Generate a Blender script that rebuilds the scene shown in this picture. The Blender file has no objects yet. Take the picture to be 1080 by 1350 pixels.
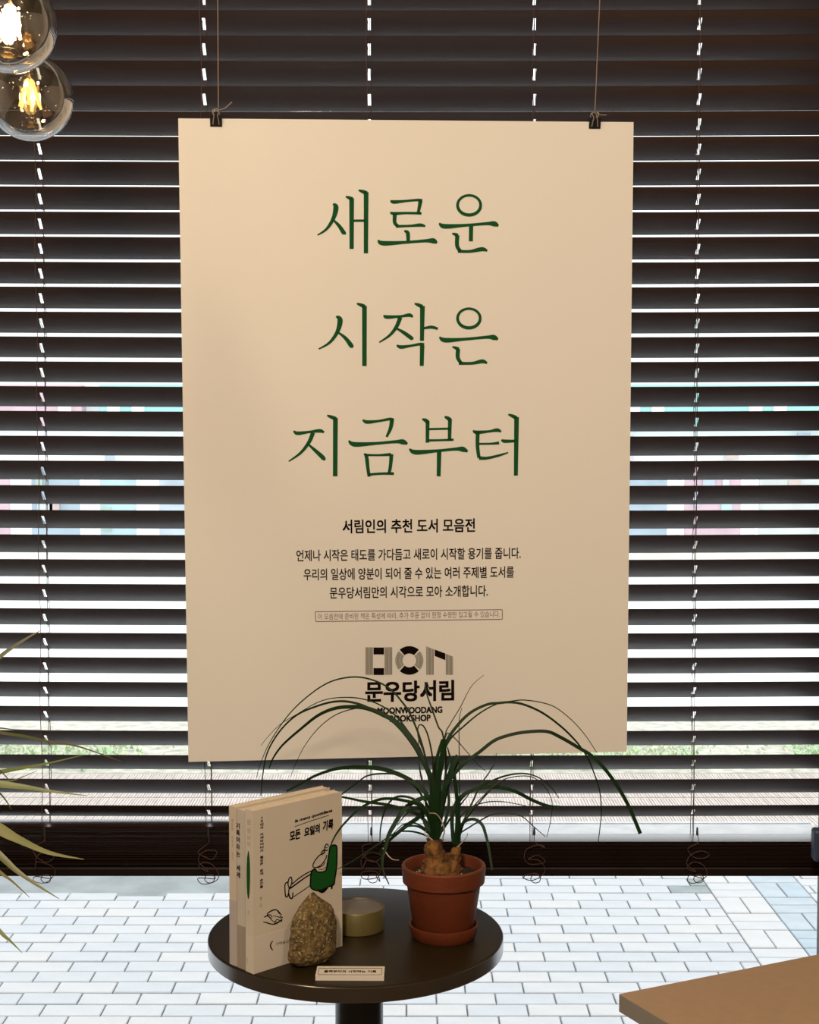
import bpy, bmesh, math, random
from mathutils import Vector, Matrix
random.seed(7)
C = bpy.context.scene
COL = C.collection
# ---------------------------------------------------------------- camera
F = 1900.0; EYE = 1.35; TH = math.atan(85/1900)
cd = bpy.data.cameras.new('camera'); cam = bpy.data.objects.new('camera', cd); COL.objects.link(cam)
cd.sensor_fit = 'HORIZONTAL'; cd.sensor_width = 36; cd.lens = F/1080*36; cd.clip_start = .02; cd.clip_end = 200
cam.location = (0, 0, EYE); cam.rotation_euler = (math.pi/2-TH, 0, 0)
C.camera = cam
# ---------------------------------------------------------------- overcast daylight
w = bpy.data.worlds.new('overcast_sky'); C.world = w; w.use_nodes = True
bg = w.node_tree.nodes['Background']
bg.inputs[0].default_value = (.93, .965, 1.0, 1); bg.inputs[1].default_value = 2.4
# ---------------------------------------------------------------- warm shop lights (ceiling lamps behind the camera)
def area(loc, target, size, power, col):
    d = bpy.data.lights.new('shop_lamp', 'AREA'); d.shape = 'DISK'; d.size = size; d.energy = power; d.color = col
    o = bpy.data.objects.new('shop_lamp', d); COL.objects.link(o); o.location = loc
    o.rotation_euler = (Vector(target)-Vector(loc)).to_track_quat('-Z', 'Y').to_euler()
def spot_bulb(loc, power, r=.03, col=(1, .72, .42)):
    d = bpy.data.lights.new('shop_bulb', 'POINT'); d.energy = power; d.shadow_soft_size = r; d.color = col
    o = bpy.data.objects.new('shop_bulb', d); COL.objects.link(o); o.location = loc
area((-.35, -1.0, 2.55), (-.05, 1.9, 1.3), .25, 50, (1, .81, .61))
area((.9, -.2, 2.75), (.5, 1.6, .8), .30, 12, (1, .76, .52))
area((-.9, .9, 2.75), (-.25, 1.9, 1.7), .22, 7, (1, .74, .48))
rb0 = random.Random(2)
for q in [(rb0.uniform(-2, 2), rb0.uniform(-2.4, .6), rb0.uniform(2.0, 2.7)) for _ in range(12)]: spot_bulb(q, .35, .02)
for q in ((-1.6, -.6, 2.3), (-1.2, .2, 2.4), (.1, -.4, 2.5), (1.2, .5, 2.4), (-.7, -1.9, 2.2), (.8, -1.6, 2.3), (-1.9, .7, 2.1), (1.7, -.6, 2.2)):
    spot_bulb(q, .8)
C.view_settings.view_transform = 'Standard'; C.view_settings.look = 'None'; C.view_settings.gamma = 1
C.view_settings.use_curve_mapping = False; C.view_settings.exposure = 0.0
# ================================================================ helpers
FWD = Vector((0, math.cos(TH), -math.sin(TH))); UP = Vector((0, math.sin(TH), math.cos(TH))); EYEV = Vector((0, 0, EYE))
def ray(px, py): return Vector((1, 0, 0))*((px-540)/F) + UP*((675-py)/F) + FWD
def atY(px, py, y): r = ray(px, py); return EYEV + r*(y/r.y)
def atZ(px, py, z): r = ray(px, py); return EYEV + r*((z-EYE)/r.z)
class Frame:
    """a flat surface in the scene: origin, two unit axes and a normal"""
    def __init__(s, O, U, V):
        s.O = Vector(O); s.U = Vector(U).normalized(); s.N = s.U.cross(Vector(V)).normalized()
        s.V = s.N.cross(s.U).normalized()
    def uv(s, px, py):
        r = ray(px, py); t = (s.O-EYEV).dot(s.N)/r.dot(s.N); p = EYEV+r*t-s.O
        return p.dot(s.U), p.dot(s.V)
    def pt(s, u, v, h=0): return s.O+s.U*u+s.V*v+s.N*h
    def px(s, px, py, h=0): u, v = s.uv(px, py); return s.pt(u, v, h)
def nodes(m): return m.node_tree.nodes, m.node_tree.links
def mat(name, col, rough=.5, metal=0, var=0, scale=8, col2=None, bump=0, bscale=None, spec=.5, trans=0, stretch=None, coat=0):
    m = bpy.data.materials.new(name); m.use_nodes = True; n, l = nodes(m); b = n['Principled BSDF']
    b.inputs['Base Color'].default_value = (*col, 1); b.inputs['Roughness'].default_value = rough
    b.inputs['Metallic'].default_value = metal; b.inputs['Specular IOR Level'].default_value = spec
    b.inputs['Coat Weight'].default_value = coat; b.inputs['Coat Roughness'].default_value = .22
    if var or col2 or bump:
        tc = n.new('ShaderNodeTexCoord'); mp = n.new('ShaderNodeMapping'); l.new(tc.outputs['Object'], mp.inputs[0])
        if stretch: mp.inputs['Scale'].default_value = stretch
        t = n.new('ShaderNodeTexNoise'); t.inputs['Scale'].default_value = scale; t.inputs['Detail'].default_value = 5
        l.new(mp.outputs[0], t.inputs['Vector'])
        r = n.new('ShaderNodeValToRGB'); c2 = col2 or tuple(c*(1-var) for c in col)
        r.color_ramp.elements[0].position = .35; r.color_ramp.elements[1].position = .65
        r.color_ramp.elements[0].color = (*c2, 1); r.color_ramp.elements[1].color = (*col, 1)
        l.new(t.outputs['Fac'], r.inputs[0]); l.new(r.outputs[0], b.inputs['Base Color'])
        if bump:
            t2 = n.new('ShaderNodeTexNoise'); t2.inputs['Scale'].default_value = bscale or scale*3; t2.inputs['Detail'].default_value = 4
            l.new(mp.outputs[0], t2.inputs['Vector'])
            bp = n.new('ShaderNodeBump'); bp.inputs['Strength'].default_value = bump; bp.inputs['Distance'].default_value = .003
            l.new(t2.outputs['Fac'], bp.inputs['Height']); l.new(bp.outputs[0], b.inputs['Normal'])
    return m
def emis(name, col, s):
    m = bpy.data.materials.new(name); m.use_nodes = True; b = nodes(m)[0]['Principled BSDF']
    b.inputs['Base Color'].default_value = (*col, 1); b.inputs['Emission Color'].default_value = (*col, 1); b.inputs['Emission Strength'].default_value = s
    return m
def glassy(name, tint, base, rim, power=4.0):
    """thin clear shell: more mirror-like towards its rim"""
    m = bpy.data.materials.new(name); m.use_nodes = True; n, l = nodes(m); n.remove(n['Principled BSDF'])
    tr = n.new('ShaderNodeBsdfTransparent'); tr.inputs[0].default_value = (*tint, 1)
    gl = n.new('ShaderNodeBsdfGlossy'); gl.inputs['Roughness'].default_value = .0
    lw = n.new('ShaderNodeLayerWeight'); lw.inputs[0].default_value = .5
    pw = n.new('ShaderNodeMath'); pw.operation = 'POWER'; pw.inputs[1].default_value = power
    mu = n.new('ShaderNodeMath'); mu.operation = 'MULTIPLY_ADD'; mu.inputs[1].default_value = rim; mu.inputs[2].default_value = base; mu.use_clamp = True
    mx = n.new('ShaderNodeMixShader'); l.new(lw.outputs['Facing'], pw.inputs[0]); l.new(pw.outputs[0], mu.inputs[0]); l.new(mu.outputs[0], mx.inputs[0])
    l.new(tr.outputs[0], mx.inputs[1]); l.new(gl.outputs[0], mx.inputs[2]); l.new(mx.outputs[0], n['Material Output'].inputs[0])
    return m
ORG = {}
def origin(o): return ORG.get(o.name, Vector((0, 0, 0))) if o else Vector((0, 0, 0))
def tag(o, label=None, cat=None, group=None, kind=None):
    if label: o['label'] = label
    if cat: o['category'] = cat
    if group: o['group'] = group
    if kind: o['kind'] = kind
    return o
def thing(name, loc, label=None, cat=None, group=None, kind=None):
    o = bpy.data.objects.new(name, None); COL.objects.link(o); o.location = loc; o.empty_display_size = .05
    ORG[o.name] = Vector(loc); return tag(o, label, cat, group, kind)
class MB:
    """collects world-space geometry, then links it as one mesh object"""
    def __init__(s): s.v = []; s.f = []; s.mi = []; s.m = 0
    def add(s, vs, fs):
        k = len(s.v); s.v += [Vector(p) for p in vs]; s.f += [[i+k for i in f] for f in fs]; s.mi += [s.m]*len(fs); return s
    def box(s, a, b, bev=0, M=None):
        x0, y0, z0 = a; x1, y1, z1 = b
        if bev <= 0:
            vs = [(x0,y0,z0),(x1,y0,z0),(x1,y1,z0),(x0,y1,z0),(x0,y0,z1),(x1,y0,z1),(x1,y1,z1),(x0,y1,z1)]
            fs = [(0,3,2,1),(4,5,6,7),(0,1,5,4),(1,2,6,5),(2,3,7,6),(3,0,4,7)]
        else:
            bm = bmesh.new(); bmesh.ops.create_cube(bm, size=1)
            for v in bm.verts: v.co = Vector((x0+(v.co.x+.5)*(x1-x0), y0+(v.co.y+.5)*(y1-y0), z0+(v.co.z+.5)*(z1-z0)))
            bmesh.ops.bevel(bm, geom=bm.edges[:]+bm.verts[:], offset=bev, segments=2, affect='EDGES', profile=.5)
            bm.verts.index_update(); vs = [v.co.copy() for v in bm.verts]; fs = [[v.index for v in f.verts] for f in bm.faces]; bm.free()
        if M: vs = [M @ Vector(p) for p in vs]
        return s.add(vs, fs)
    def obox(s, O, U, V, W, bev=0):
        """box from corner O along vectors U, V, W"""
        U, V, W = Vector(U), Vector(V), Vector(W)
        M = Matrix.Translation(Vector(O)) @ Matrix((U.normalized(), V.normalized(), W.normalized())).transposed().to_4x4()
        return s.box((0, 0, 0), (U.length, V.length, W.length), bev, M)
    def lathe(s, c, prof, seg=40, axis=None):
        vs = []; fs = []; n = len(prof); R = Vector((0,0,1)).rotation_difference(Vector(axis)).to_matrix() if axis else Matrix.Identity(3)
        for r, z in prof:
            for k in range(seg):
                a = 2*math.pi*k/seg; vs.append(Vector(c)+R @ Vector((r*math.cos(a), r*math.sin(a), z)))
        for i in range(n-1):
            for k in range(seg):
                k2 = (k+1) % seg; fs.append((i*seg+k, i*seg+k2, (i+1)*seg+k2, (i+1)*seg+k))
        if prof[0][0] > 1e-6: fs.append(tuple(range(seg-1, -1, -1)))
        if prof[-1][0] > 1e-6: fs.append(tuple((n-1)*seg+k for k in range(seg)))
        return s.add(vs, fs)
    def tube(s, pts, r, seg=6, closed=False):
        pts = [Vector(p) for p in pts]; n = len(pts); rs = r if isinstance(r, (list, tuple)) else [r]*n
        vs = []; fs = []; prev = None
        for i, p in enumerate(pts):
            t = (pts[min(i+1, n-1)]-pts[max(i-1, 0)])
            t = t.normalized() if t.length > 1e-9 else Vector((0,0,1))
            if prev is None: u = t.orthogonal().normalized()
            else:
                u = prev-t*prev.dot(t); u = u.normalized() if u.length > 1e-6 else t.orthogonal().normalized()
            prev = u; v = t.cross(u)
            for k in range(seg):
                a = 2*math.pi*k/seg; vs.append(p+(u*math.cos(a)+v*math.sin(a))*rs[i])
        for i in range(n-1):
            for k in range(seg):
                k2 = (k+1) % seg; fs.append((i*seg+k, i*seg+k2, (i+1)*seg+k2, (i+1)*seg+k))
        fs.append(tuple(range(seg-1, -1, -1))); fs.append(tuple((n-1)*seg+k for k in range(seg)))
        return s.add(vs, fs)
    def build(s, name, m, parent=None, loc=None, smooth=False, kind=None, label=None, angle=40):
        org = origin(parent) if parent else Vector(loc or (0, 0, 0))
        me = bpy.data.meshes.new(name); me.from_pydata([tuple(p-org) for p in s.v], [], s.f); me.update()
        for mm in (m if isinstance(m, (list, tuple)) else [m]): me.materials.append(mm)
        if isinstance(m, (list, tuple)):
            for p, k in zip(me.polygons, s.mi): p.material_index = k
        bm = bmesh.new(); bm.from_mesh(me); bmesh.ops.recalc_face_normals(bm, faces=bm.faces[:])
        if smooth:
            for f in bm.faces: f.smooth = True
            for e in bm.edges:
                if len(e.link_faces) == 2 and e.calc_face_angle(0) > math.radians(angle): e.smooth = False
        bm.to_mesh(me); bm.free()
        o = bpy.data.objects.new(name, me); COL.objects.link(o)
        if parent: o.parent = parent
        else: o.location = org
        ORG[o.name] = org
        if kind: o['kind'] = kind
        if label: o['label'] = label
        return o
def catmull(P, n=6):
    P = [tuple(p) for p in P]; Q = [P[0]]+P+[P[-1]]; out = []
    for i in range(1, len(Q)-2):
        for k in range(n):
            t = k/n; out.append(tuple(.5*(2*b+(c-a)*t+(2*a-5*b+4*c-d)*t*t+(3*b-a-3*c+d)*t**3) for a, b, c, d in zip(Q[i-1], Q[i], Q[i+1], Q[i+2])))
    out.append(P[-1]); return out
WK = 1.08
def ribbon2(P, n=5, capk=True):
    """outline of a brush stroke: P = (x, y, width) points -> list of quads in 2-D"""
    Q = catmull(P, n) if len(P) > 2 else [tuple(a+(b-a)*k/3 for a, b in zip(P[0], P[1])) for k in range(4)]
    vs = []
    for i, (x, y, w_) in enumerate(Q):
        a = Q[max(i-1, 0)]; b = Q[min(i+1, len(Q)-1)]; dx, dy = b[0]-a[0], b[1]-a[1]; L = math.hypot(dx, dy) or 1
        nx, ny = -dy/L, dx/L; w_ *= WK; vs += [(x+nx*w_/2, y+ny*w_/2), (x-nx*w_/2, y-ny*w_/2)]
    fs = [(2*i, 2*i+1, 2*i+3, 2*i+2) for i in range(len(Q)-1)]
    return vs, fs
def print_strokes(fr, strokes, tf, mb, h=.0004, n=5):
    for st in strokes:
        vs, fs = ribbon2(st, n); mb.add([fr.px(*tf(x, y), h) for x, y in vs], fs)
_tc = {}
def text_geo(body, bold=0, shear=0, space=1.0, align='CENTER', line=1.0):
    k = (body, bold, shear, space, align, line)
    if k in _tc: return _tc[k]
    cu = bpy.data.curves.new('t', 'FONT'); cu.body = body; cu.size = 1; cu.offset = bold; cu.shear = shear; cu.space_character = space
    cu.align_x = align; cu.space_line = line; cu.resolution_u = 3
    o = bpy.data.objects.new('t', cu); COL.objects.link(o); bpy.context.view_layer.update()
    me = bpy.data.meshes.new_from_object(o.evaluated_get(bpy.context.evaluated_depsgraph_get()))
    vs = [v.co.copy() for v in me.vertices]; fs = [list(p.vertices) for p in me.polygons]
    bpy.data.objects.remove(o); bpy.data.curves.remove(cu); bpy.data.meshes.remove(me)
    _tc[k] = (vs, fs); return vs, fs
def print_text(fr, body, L, R, hpx, mb, bold=0, h=.0004, straight=True, shear=0, space=1.0, line=1.0):
    """fit text between two picture points that lie on the surface, with a given height"""
    vs, fs = text_geo(body, 0, shear, space, 'CENTER', line)
    if not vs: return
    x0 = min(v.x for v in vs); x1 = max(v.x for v in vs); y0 = min(v.y for v in vs); y1 = max(v.y for v in vs)
    ul, vl = fr.uv(*L); ur, vr = fr.uv(*R)
    if straight: vl = vr = (vl+vr)/2
    mx, my = (L[0]+R[0])/2, (L[1]+R[1])/2
    H = abs(fr.uv(mx, my-hpx/2)[1]-fr.uv(mx, my+hpx/2)[1])
    d = Vector((ur-ul, vr-vl)); W = d.length; d.normalize(); n = Vector((-d.y, d.x))
    e = bold*W/(x1-x0); eh = bold*.8*H/(y1-y0)
    # heavier weights: the same letters struck again slightly to each side
    for q, (ea, eb) in enumerate(((0, 0),) if not bold else ((0, 0), (-e, -eh), (e, -eh), (-e, eh), (e, eh))):
        out = []
        for v in vs:
            a = (v.x-x0)/(x1-x0)*W+ea; b = ((v.y-y0)/(y1-y0)-.5)*H+eb
            out.append(fr.pt(ul+d.x*a+n.x*b, vl+d.y*a+n.y*b, h+q*.00001))
        mb.add(out, fs)
def copy_part(o, parent, loc=None):
    c = o.copy(); COL.objects.link(c); c.parent = parent
    if loc is not None: c.location = loc
    return c

# ================================================================ materials
M_slat = mat('slat_dark_brown', (.029, .0125, .0095), .38, spec=1.0, coat=.3)
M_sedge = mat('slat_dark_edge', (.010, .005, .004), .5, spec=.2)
M_cord = mat('blind_cord', (.075, .035, .028), .8)
M_frame = mat('window_frame_dark', (.03, .03, .033), .45)
M_sheen = mat('slat_sheen_pale', (.62, .65, .68), .5, var=.15, scale=30)
M_glass = glassy('window_glass', (.985, .99, .985), .02, .3)
M_plaster = mat('interior_plaster', (.55, .51, .46), .8, var=.1, scale=4, bump=.1)
M_ceil = mat('dark_ceiling', (.10, .095, .09), .8, var=.2, scale=3)
M_floorin = mat('shop_floor', (.20, .15, .11), .5, var=.3, scale=5)
M_paper = mat('poster_paper', (.82, .795, .745), .75, var=.02, scale=3, spec=.25)
M_green = mat('green_ink', (.010, .085, .026), .9, spec=.1)
M_black = mat('black_ink', (.008, .004, .004), .9, spec=.08)
M_grey = mat('grey_ink', (.20, .17, .14), .7)

# ================================================================ setting: room
def slab(name, a, b, m, kind='structure', parent=None): return MB().box(a, b).build(name, m, parent, kind=kind, loc=((a[0]+b[0])/2, (a[1]+b[1])/2, a[2]))
XR, XL, YB, YF, ZC = 2.6, -2.6, -3.2, 2.04, 2.95
slab('floor', (XL, YB, -.06), (XR, YF+.14, 0), M_floorin)
slab('ceiling', (XL, YB, ZC), (XR, YF+.14, ZC+.08), M_ceil)
slab('wall_left', (XL-.1, YB, 0), (XL, YF+.14, ZC), M_plaster)
slab('wall_right', (XR, YB, 0), (XR+.1, YF+.14, ZC), M_plaster)
slab('wall_back', (XL, YB-.1, 0), (XR, YB, ZC), M_plaster)
WX0, WX1, WZ0, WZ1 = -2.1, .6125, .05, 2.62
mb = MB(); mb.box((XL, YF, 0), (WX0, YF+.14, ZC)); mb.box((WX1+.06, YF, 0), (XR, YF+.14, ZC))
mb.box((WX0, YF, 0), (WX1+.06, YF+.14, WZ0)); mb.box((WX0, YF, WZ1), (WX1+.06, YF+.14, ZC))
mb.build('wall_front', M_plaster, kind='structure', loc=(0, YF, 0))
win = thing('window_1', ((WX0+WX1)/2, YF+.05, WZ0), kind='structure')
mb = MB()
mb.box((WX0, YF+.0, WZ0), (WX0+.06, YF+.10, WZ1), .004); mb.box((WX1, YF-.0, WZ0), (WX1+.06, YF+.10, WZ1), .004)
mb.box((WX0+.06, YF, WZ0), (WX1, YF+.10, WZ0+.06), .004); mb.box((WX0+.06, YF, WZ1-.06), (WX1, YF+.10, WZ1), .004)
mb.build('window_frame', M_frame, win)
ZT = atY(540, 1082, 2.18).z
MB().box((WX0+.06, 2.068, ZT-.034), (WX1, 2.18, ZT), .003).build('sheen_bar', M_sheen, win, label='pale bar added for the sky sheen on the top slat of the stack')  # added bar: its pale top stands in for sky sheen on the stack's top slat
MB().box((WX0+.06, 2.085, WZ0+.06), (WX1, 2.091, ZT-.034)).build('pane', M_glass, win)
MB().box((WX0+.06, 2.160, ZT), (WX1, 2.166, WZ1-.06)).build('pane', M_glass, win)

# ================================================================ outdoors
G = EYE-1.85
M_br = [mat('paver_white', (.44, .445, .45), .8, var=.06, scale=9, bump=.4, bscale=60),
        mat('paver_cool', (.415, .43, .445), .8, var=.06, scale=9, bump=.4, bscale=60),
        mat('paver_cream', (.455, .45, .445), .8, var=.06, scale=9, bump=.4, bscale=60)]
M_blue = [mat('paver_blue', (.33, .39, .43), .8, var=.12, scale=9, bump=.4, bscale=60), mat('paver_pale_blue', (.36, .405, .435), .8, var=.12, scale=9, bump=.4, bscale=60)]
M_bgrey = mat('paver_grey', (.24, .27, .27), .85, var=.2, scale=12)
M_joint = mat('paver_joint', (.27, .275, .28), .95, var=.2, scale=20)
M_asph = mat('cement_strip', (.25, .275, .28), .9, var=.25, scale=6, bump=.4, bscale=40)
M_pink = mat('pink_granite', (.52, .455, .41), .85, var=.2, scale=14, bump=.3, stretch=(3, .5, 1))
M_sand = mat('dry_verge', (.56, .545, .46), .95, var=.35, scale=16, bump=.5)
M_road = mat('pale_road', (.80, .84, .84), .85, var=.05, scale=2)
base = slab('pavement_bed', (-4.2, 2.3, G-.08), (4.2, 6.42, G-.012), M_joint)
slab('ground', (-30, -8, G-.4), (30, 60, G-.081), M_asph)
pav = thing('brick_pavement', (0, 4.5, G-.012), kind='structure')
GAP = .0035
bricks = []      # (x0, x1, y0, y1, material)
Y0 = atZ(540, 1308.7, G).y
Y0 -= .1*math.floor((Y0-2.35)/.1)
rows = int((6.33-Y0)/.1)
rnd = random.Random(3)
for r in range(rows):
    ya, yb = Y0+.1*r, Y0+.1*(r+1)
    off = -1.21+(.1 if (round((ya-Y0)/.1)+0) % 2 else 0)
    k0 = int((-4.0-off)/.2)-1
    for k in range(k0, 60):
        x0, x1 = off+.2*k, off+.2*(k+1)
        if x0 > 4.0 or x1 < -4.0: continue
        if x0 < 1.26 < x1: x1 = 1.26
        elif x0 < 1.66 < x1: x0 = 1.66
        elif 1.26 <= x0 < 1.66: continue
        if x1-x0 < .02: continue
        if ya > 5.87 and x0 < -.72: continue
        bricks.append((x0, x1, ya, yb, rnd.choice([M_br[0], M_br[0], M_br[1], M_br[1], M_br[2]])))
for c, (bx, ms) in enumerate(((1.26, [M_br[0], M_br[2]]), (1.46, M_blue))):
    for r in range(rows//2+1):
        ya = Y0+.2*r+.04
        if ya+.2 > 6.36: continue
        mm = rnd.choice(ms)
        if (r+c) % 2 == 0:
            bricks += [(bx, bx+.1, ya, ya+.2, mm), (bx+.1, bx+.2, ya, ya+.2, rnd.choice(ms))]
        else:
            bricks += [(bx, bx+.2, ya, ya+.1, mm), (bx, bx+.2, ya+.1, ya+.2, rnd.choice(ms))]
def proj(p):
    d = Vector(p)-EYEV; z = d.dot(FWD); return 540+F*d.x/z, 675-F*d.dot(UP)/z
def seen(b):
    x, y = proj(((b[0]+b[1])/2, (b[2]+b[3])/2, G)); return -60 < x < 1140 and 1140 < y < 1365
vis = sorted([b for b in bricks if seen(b)], key=lambda b: b[2])
single = vis[:300]; sset = set(id(b) for b in single)
cache = {}
for b in single:
    W, D = round(b[1]-b[0]-.005, 4), round(b[3]-b[2]-.0085, 4)
    mm = b[4]
    if b[1] > 1.25 and b[0] > 1.03 and b[1] < 1.27 and b[1]-b[0] < .17 and 5.90 < b[2] < 6.05: mm = M_bgrey
    key = (W, D, mm.name)
    if key not in cache:
        o = MB().box((-W/2, -D/2, -.012), (W/2, D/2, 0)).build('brick', mm, None); me = o.data
        bm = bmesh.new(); bm.from_mesh(me)
        bmesh.ops.bevel(bm, geom=[e for e in bm.edges if all(v.co.z > -.001 for v in e.verts)], offset=.003, segments=1, affect='EDGES')
        bm.to_mesh(me); bm.free()
        cache[key] = me; o.parent = pav
    else:
        o = bpy.data.objects.new('brick', cache[key]); COL.objects.link(o); o.parent = pav
    zz = rnd.uniform(-.0012, .0012)
    o.location = Vector(((b[0]+b[1])/2, (b[2]+b[3])/2, G+zz))-pav.location
for mm in M_br+M_blue:
    mb = MB()
    for b in bricks:
        if id(b) in sset or b[4] is not mm: continue
        mb.box((b[0]+.0025, b[2]+.004, G-.012), (b[1]-.0025, b[3]-.004, G+rnd.uniform(-.0012, .0012)))
    if mb.v: mb.build('paver_field', mm, pav, kind='stuff')
slab('cement_strip', (-4.0, 5.875, G-.012), (-.66, 6.35, G-.001), M_asph)
slab('kerb', (-30, 6.36, G-.1), (30, 6.95, G+.004), mat('kerb_stone', (.42, .44, .45), .85, var=.12, scale=5))
slab('road', (-30, 9.75, G-.1), (30, 21.0, G-.001), M_road)
slab('verge', (-30, 8.12, G-.1), (30, 9.75, G+.003), M_sand)
# ribbed pink granite band: each slab a piece
pk = thing('granite_band', (0, 7.5, G), kind='structure')
MB().box((-30, 6.95, G-.1), (30, 8.12, G-.001)).build('bed', M_pink, pk)
pkm = None
for k in range(-12, 12):
    for j in range(2):
        if pkm is None:
            mb = MB()
            for q in range(20): mb.box((q*.0148+.001, 0, -.006), (q*.0148+.012, .55, .003+.001*(q % 3)))
            o = mb.build('granite_slab', M_pink, None); pkm = o.data; o.parent = pk
        else: o = bpy.data.objects.new('granite_slab', pkm); COL.objects.link(o); o.parent = pk
        o.location = Vector((k*.3, 6.97+j*.575, G))-pk.location
# ground cover plants in the verge
M_gc = mat('ground_cover', (.34, .54, .29), .8, col2=(.62, .66, .44), scale=5)
mb = MB()
for _ in range(8000):
    x = random.uniform(-3.4, 3.4); y = random.uniform(8.14, 8.95); a = random.uniform(0, 6.28); s = random.uniform(.012, .035)
    if math.sin(x*2.1+1)+.6*math.sin(x*5.3) < -.75 and random.random() < .8: continue
    z = G+.003+random.random()*.03; t = random.uniform(.3, 1.2)
    u = Vector((math.cos(a), math.sin(a), 0)); v = Vector((-math.sin(a)*math.cos(t), math.cos(a)*math.cos(t), math.sin(t))); p = Vector((x, y, z))
    mb.add([p-u*s*.4, p+v*s*.5-u*s*.1, p+u*s*.4+v*s*.3, p+v*s*1.4], [(0, 1, 3), (0, 2, 3)])
tag(mb.build('ground_cover', M_gc, None, loc=(0, 8.5, G)), 'low green ground cover growing in the verge beyond the pavement', 'plants', kind='stuff')
# shops across the road
FY = 21.0
bd = thing('shop_building', (0, FY, G), 'pale shop building across the road seen through the blind slats', 'building')
cm = lambda nm, c, **k: mat(nm, c, .8, **k)
mw = cm('render_wall', (.82, .84, .84), var=.05, scale=1)
mb = MB(); mb.box((-14, FY, G-.1), (14, FY+6, 3.1)); mb.build('wall', mw, bd)
MB().box((-14.1, FY-.25, 3.1), (14.1, FY+6, 3.35)).build('parapet', mw, bd)
MB().box((-14, FY-.12, G-.05), (14, FY, G+.45)).build('plinth', cm('plinth', (.70, .66, .60), var=.15, scale=2), bd)
pal = [(.42, .56, .58), (.58, .42, .47), (.46, .52, .58), (.56, .58, .56), (.36, .44, .50), (.56, .48, .52), (.40, .50, .44), (.56, .45, .42)]
pm = [cm('shopfront_colour', c, var=.15, scale=3) for c in pal]
mt = cm('teal_sign', (.30, .55, .53)); mwh = cm('white_trim', (.85, .86, .86)); mlb = cm('blue_sign', (.33, .44, .62))
rb = random.Random(11)
x = -9.0; q = 0
while x < 9:
    wd = rb.uniform(.5, 1.25)
    wf = MB().box((x, FY-.10, G+.5), (x+wd, FY, 1.15)).build('shop_window', mwh, bd)
    MB().box((x+.05, FY-.13, G+.55), (x+wd-.05, FY-.10, 1.1)).build('pane', pm[(q*3+int(rb.random()*3)) % 8], wf)
    for j in range(rb.randint(2, 5)):
        a = x+.06+rb.random()*(wd-.35); z = G+.6+rb.random()*1.2; hh = rb.uniform(.08, .35)
        MB().box((a, FY-.16, z), (a+rb.uniform(.08, .25), FY-.13, z+hh)).build('poster_panel', rb.choice(pm), wf)
    x += wd+rb.uniform(.08, .25); q += 1
for a, b, m_ in ((-9, -6.5, mlb), (-4.45, -2.9, mt), (-2.7, -.3, mwh), (.2, 2.6, mlb), (3.0, 6.5, mt), (-6.2, -4.7, pm[1])):
    s_ = MB().box((a, FY-.3, 1.65), (b, FY-.02, 2.25), .02).build('shop_sign', m_, bd)
    for j in range(int((b-a)/.35)):
        if rb.random() < .7: MB().box((a+.12+j*.35, FY-.33, 1.8+rb.random()*.05), (a+.12+j*.35+.18, FY-.3, 2.1)).build('sign_panel', mwh, s_)
# side wall of own building outside is the front wall itself
# ================================================================ venetian blind
BY = 2.0
PITCH = .0340; SW = .0405; TILT = math.radians(40.6)
BX0, BX1 = -1.55, .6090
cols = [-1.188, -.961, -.735, -.508, -.281, -.055, .171, .397]
ZB = atY(540, 1150, BY).z
z_last = atY(540, 1068, BY).z
ztop = z_last+PITCH*45
bl = thing('venetian_blind', (0, BY, ZB), 'dark brown venetian blind with tilted slats hanging in the window behind the poster', 'blind')
def slat_mesh(tilt, slots=True, cam_=-.0020, x0=BX0, x1=BX1, width=SW):
    hw = width/2; SL = .0095
    ss = [-hw, -hw*.75, -SL, 0, SL, hw*.75, hw]
    xs = [x0, x1]
    if slots:
        for c in cols: xs += [c-.0021, c+.0021]
    xs += [x0+(x1-x0)*k/8 for k in range(1, 8)]
    xs = sorted(set(xs)); nx, ns = len(xs), len(ss)
    vs = []
    for x in xs:
        sag = .0011*((x)/.45)**2-.0006
        for s_ in ss:
            hgt = cam_*(1-(s_/hw)**2)
            y = s_*math.cos(tilt)+hgt*math.sin(tilt); z = -s_*math.sin(tilt)+hgt*math.cos(tilt)
            vs.append((x, y, z+min(sag, .002)))
    fs = []
    for i in range(nx-1):
        hole = slots and any(abs((xs[i]+xs[i+1])/2-c) < .0005 for c in cols)
        for j in range(ns-1):
            if hole and j in (2, 3): continue
            fs.append((i*ns+j, (i+1)*ns+j, (i+1)*ns+j+1, i*ns+j+1))
    n0 = len(vs); T = .0007
    nrm = Vector((0, math.sin(tilt), math.cos(tilt)))
    vs2 = [tuple(Vector(v)-nrm*T) for v in vs]
    edges = {}
    for f in fs:
        for k in range(4):
            a, b = f[k], f[(k+1) % 4]; edges.setdefault((min(a, b), max(a, b)), []).append((a, b))
    fs2 = [tuple(i+n0 for i in reversed(f)) for f in fs]
    side = [(a, b, b+n0, a+n0) for e in edges.values() if len(e) == 1 for a, b in e]
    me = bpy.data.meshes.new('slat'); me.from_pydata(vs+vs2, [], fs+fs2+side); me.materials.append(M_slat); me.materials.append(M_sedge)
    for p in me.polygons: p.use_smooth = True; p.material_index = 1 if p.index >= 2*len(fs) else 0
    bm = bmesh.new(); bm.from_mesh(me); bmesh.ops.recalc_face_normals(bm, faces=bm.faces[:])
    for e in bm.edges:
        if len(e.link_faces) == 2 and e.calc_face_angle(0) > .6: e.smooth = False
    bm.to_mesh(me); bm.free()
    return me
sm = slat_mesh(TILT)
sm_low = slat_mesh(math.radians(35))
r5 = random.Random(5)
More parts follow.
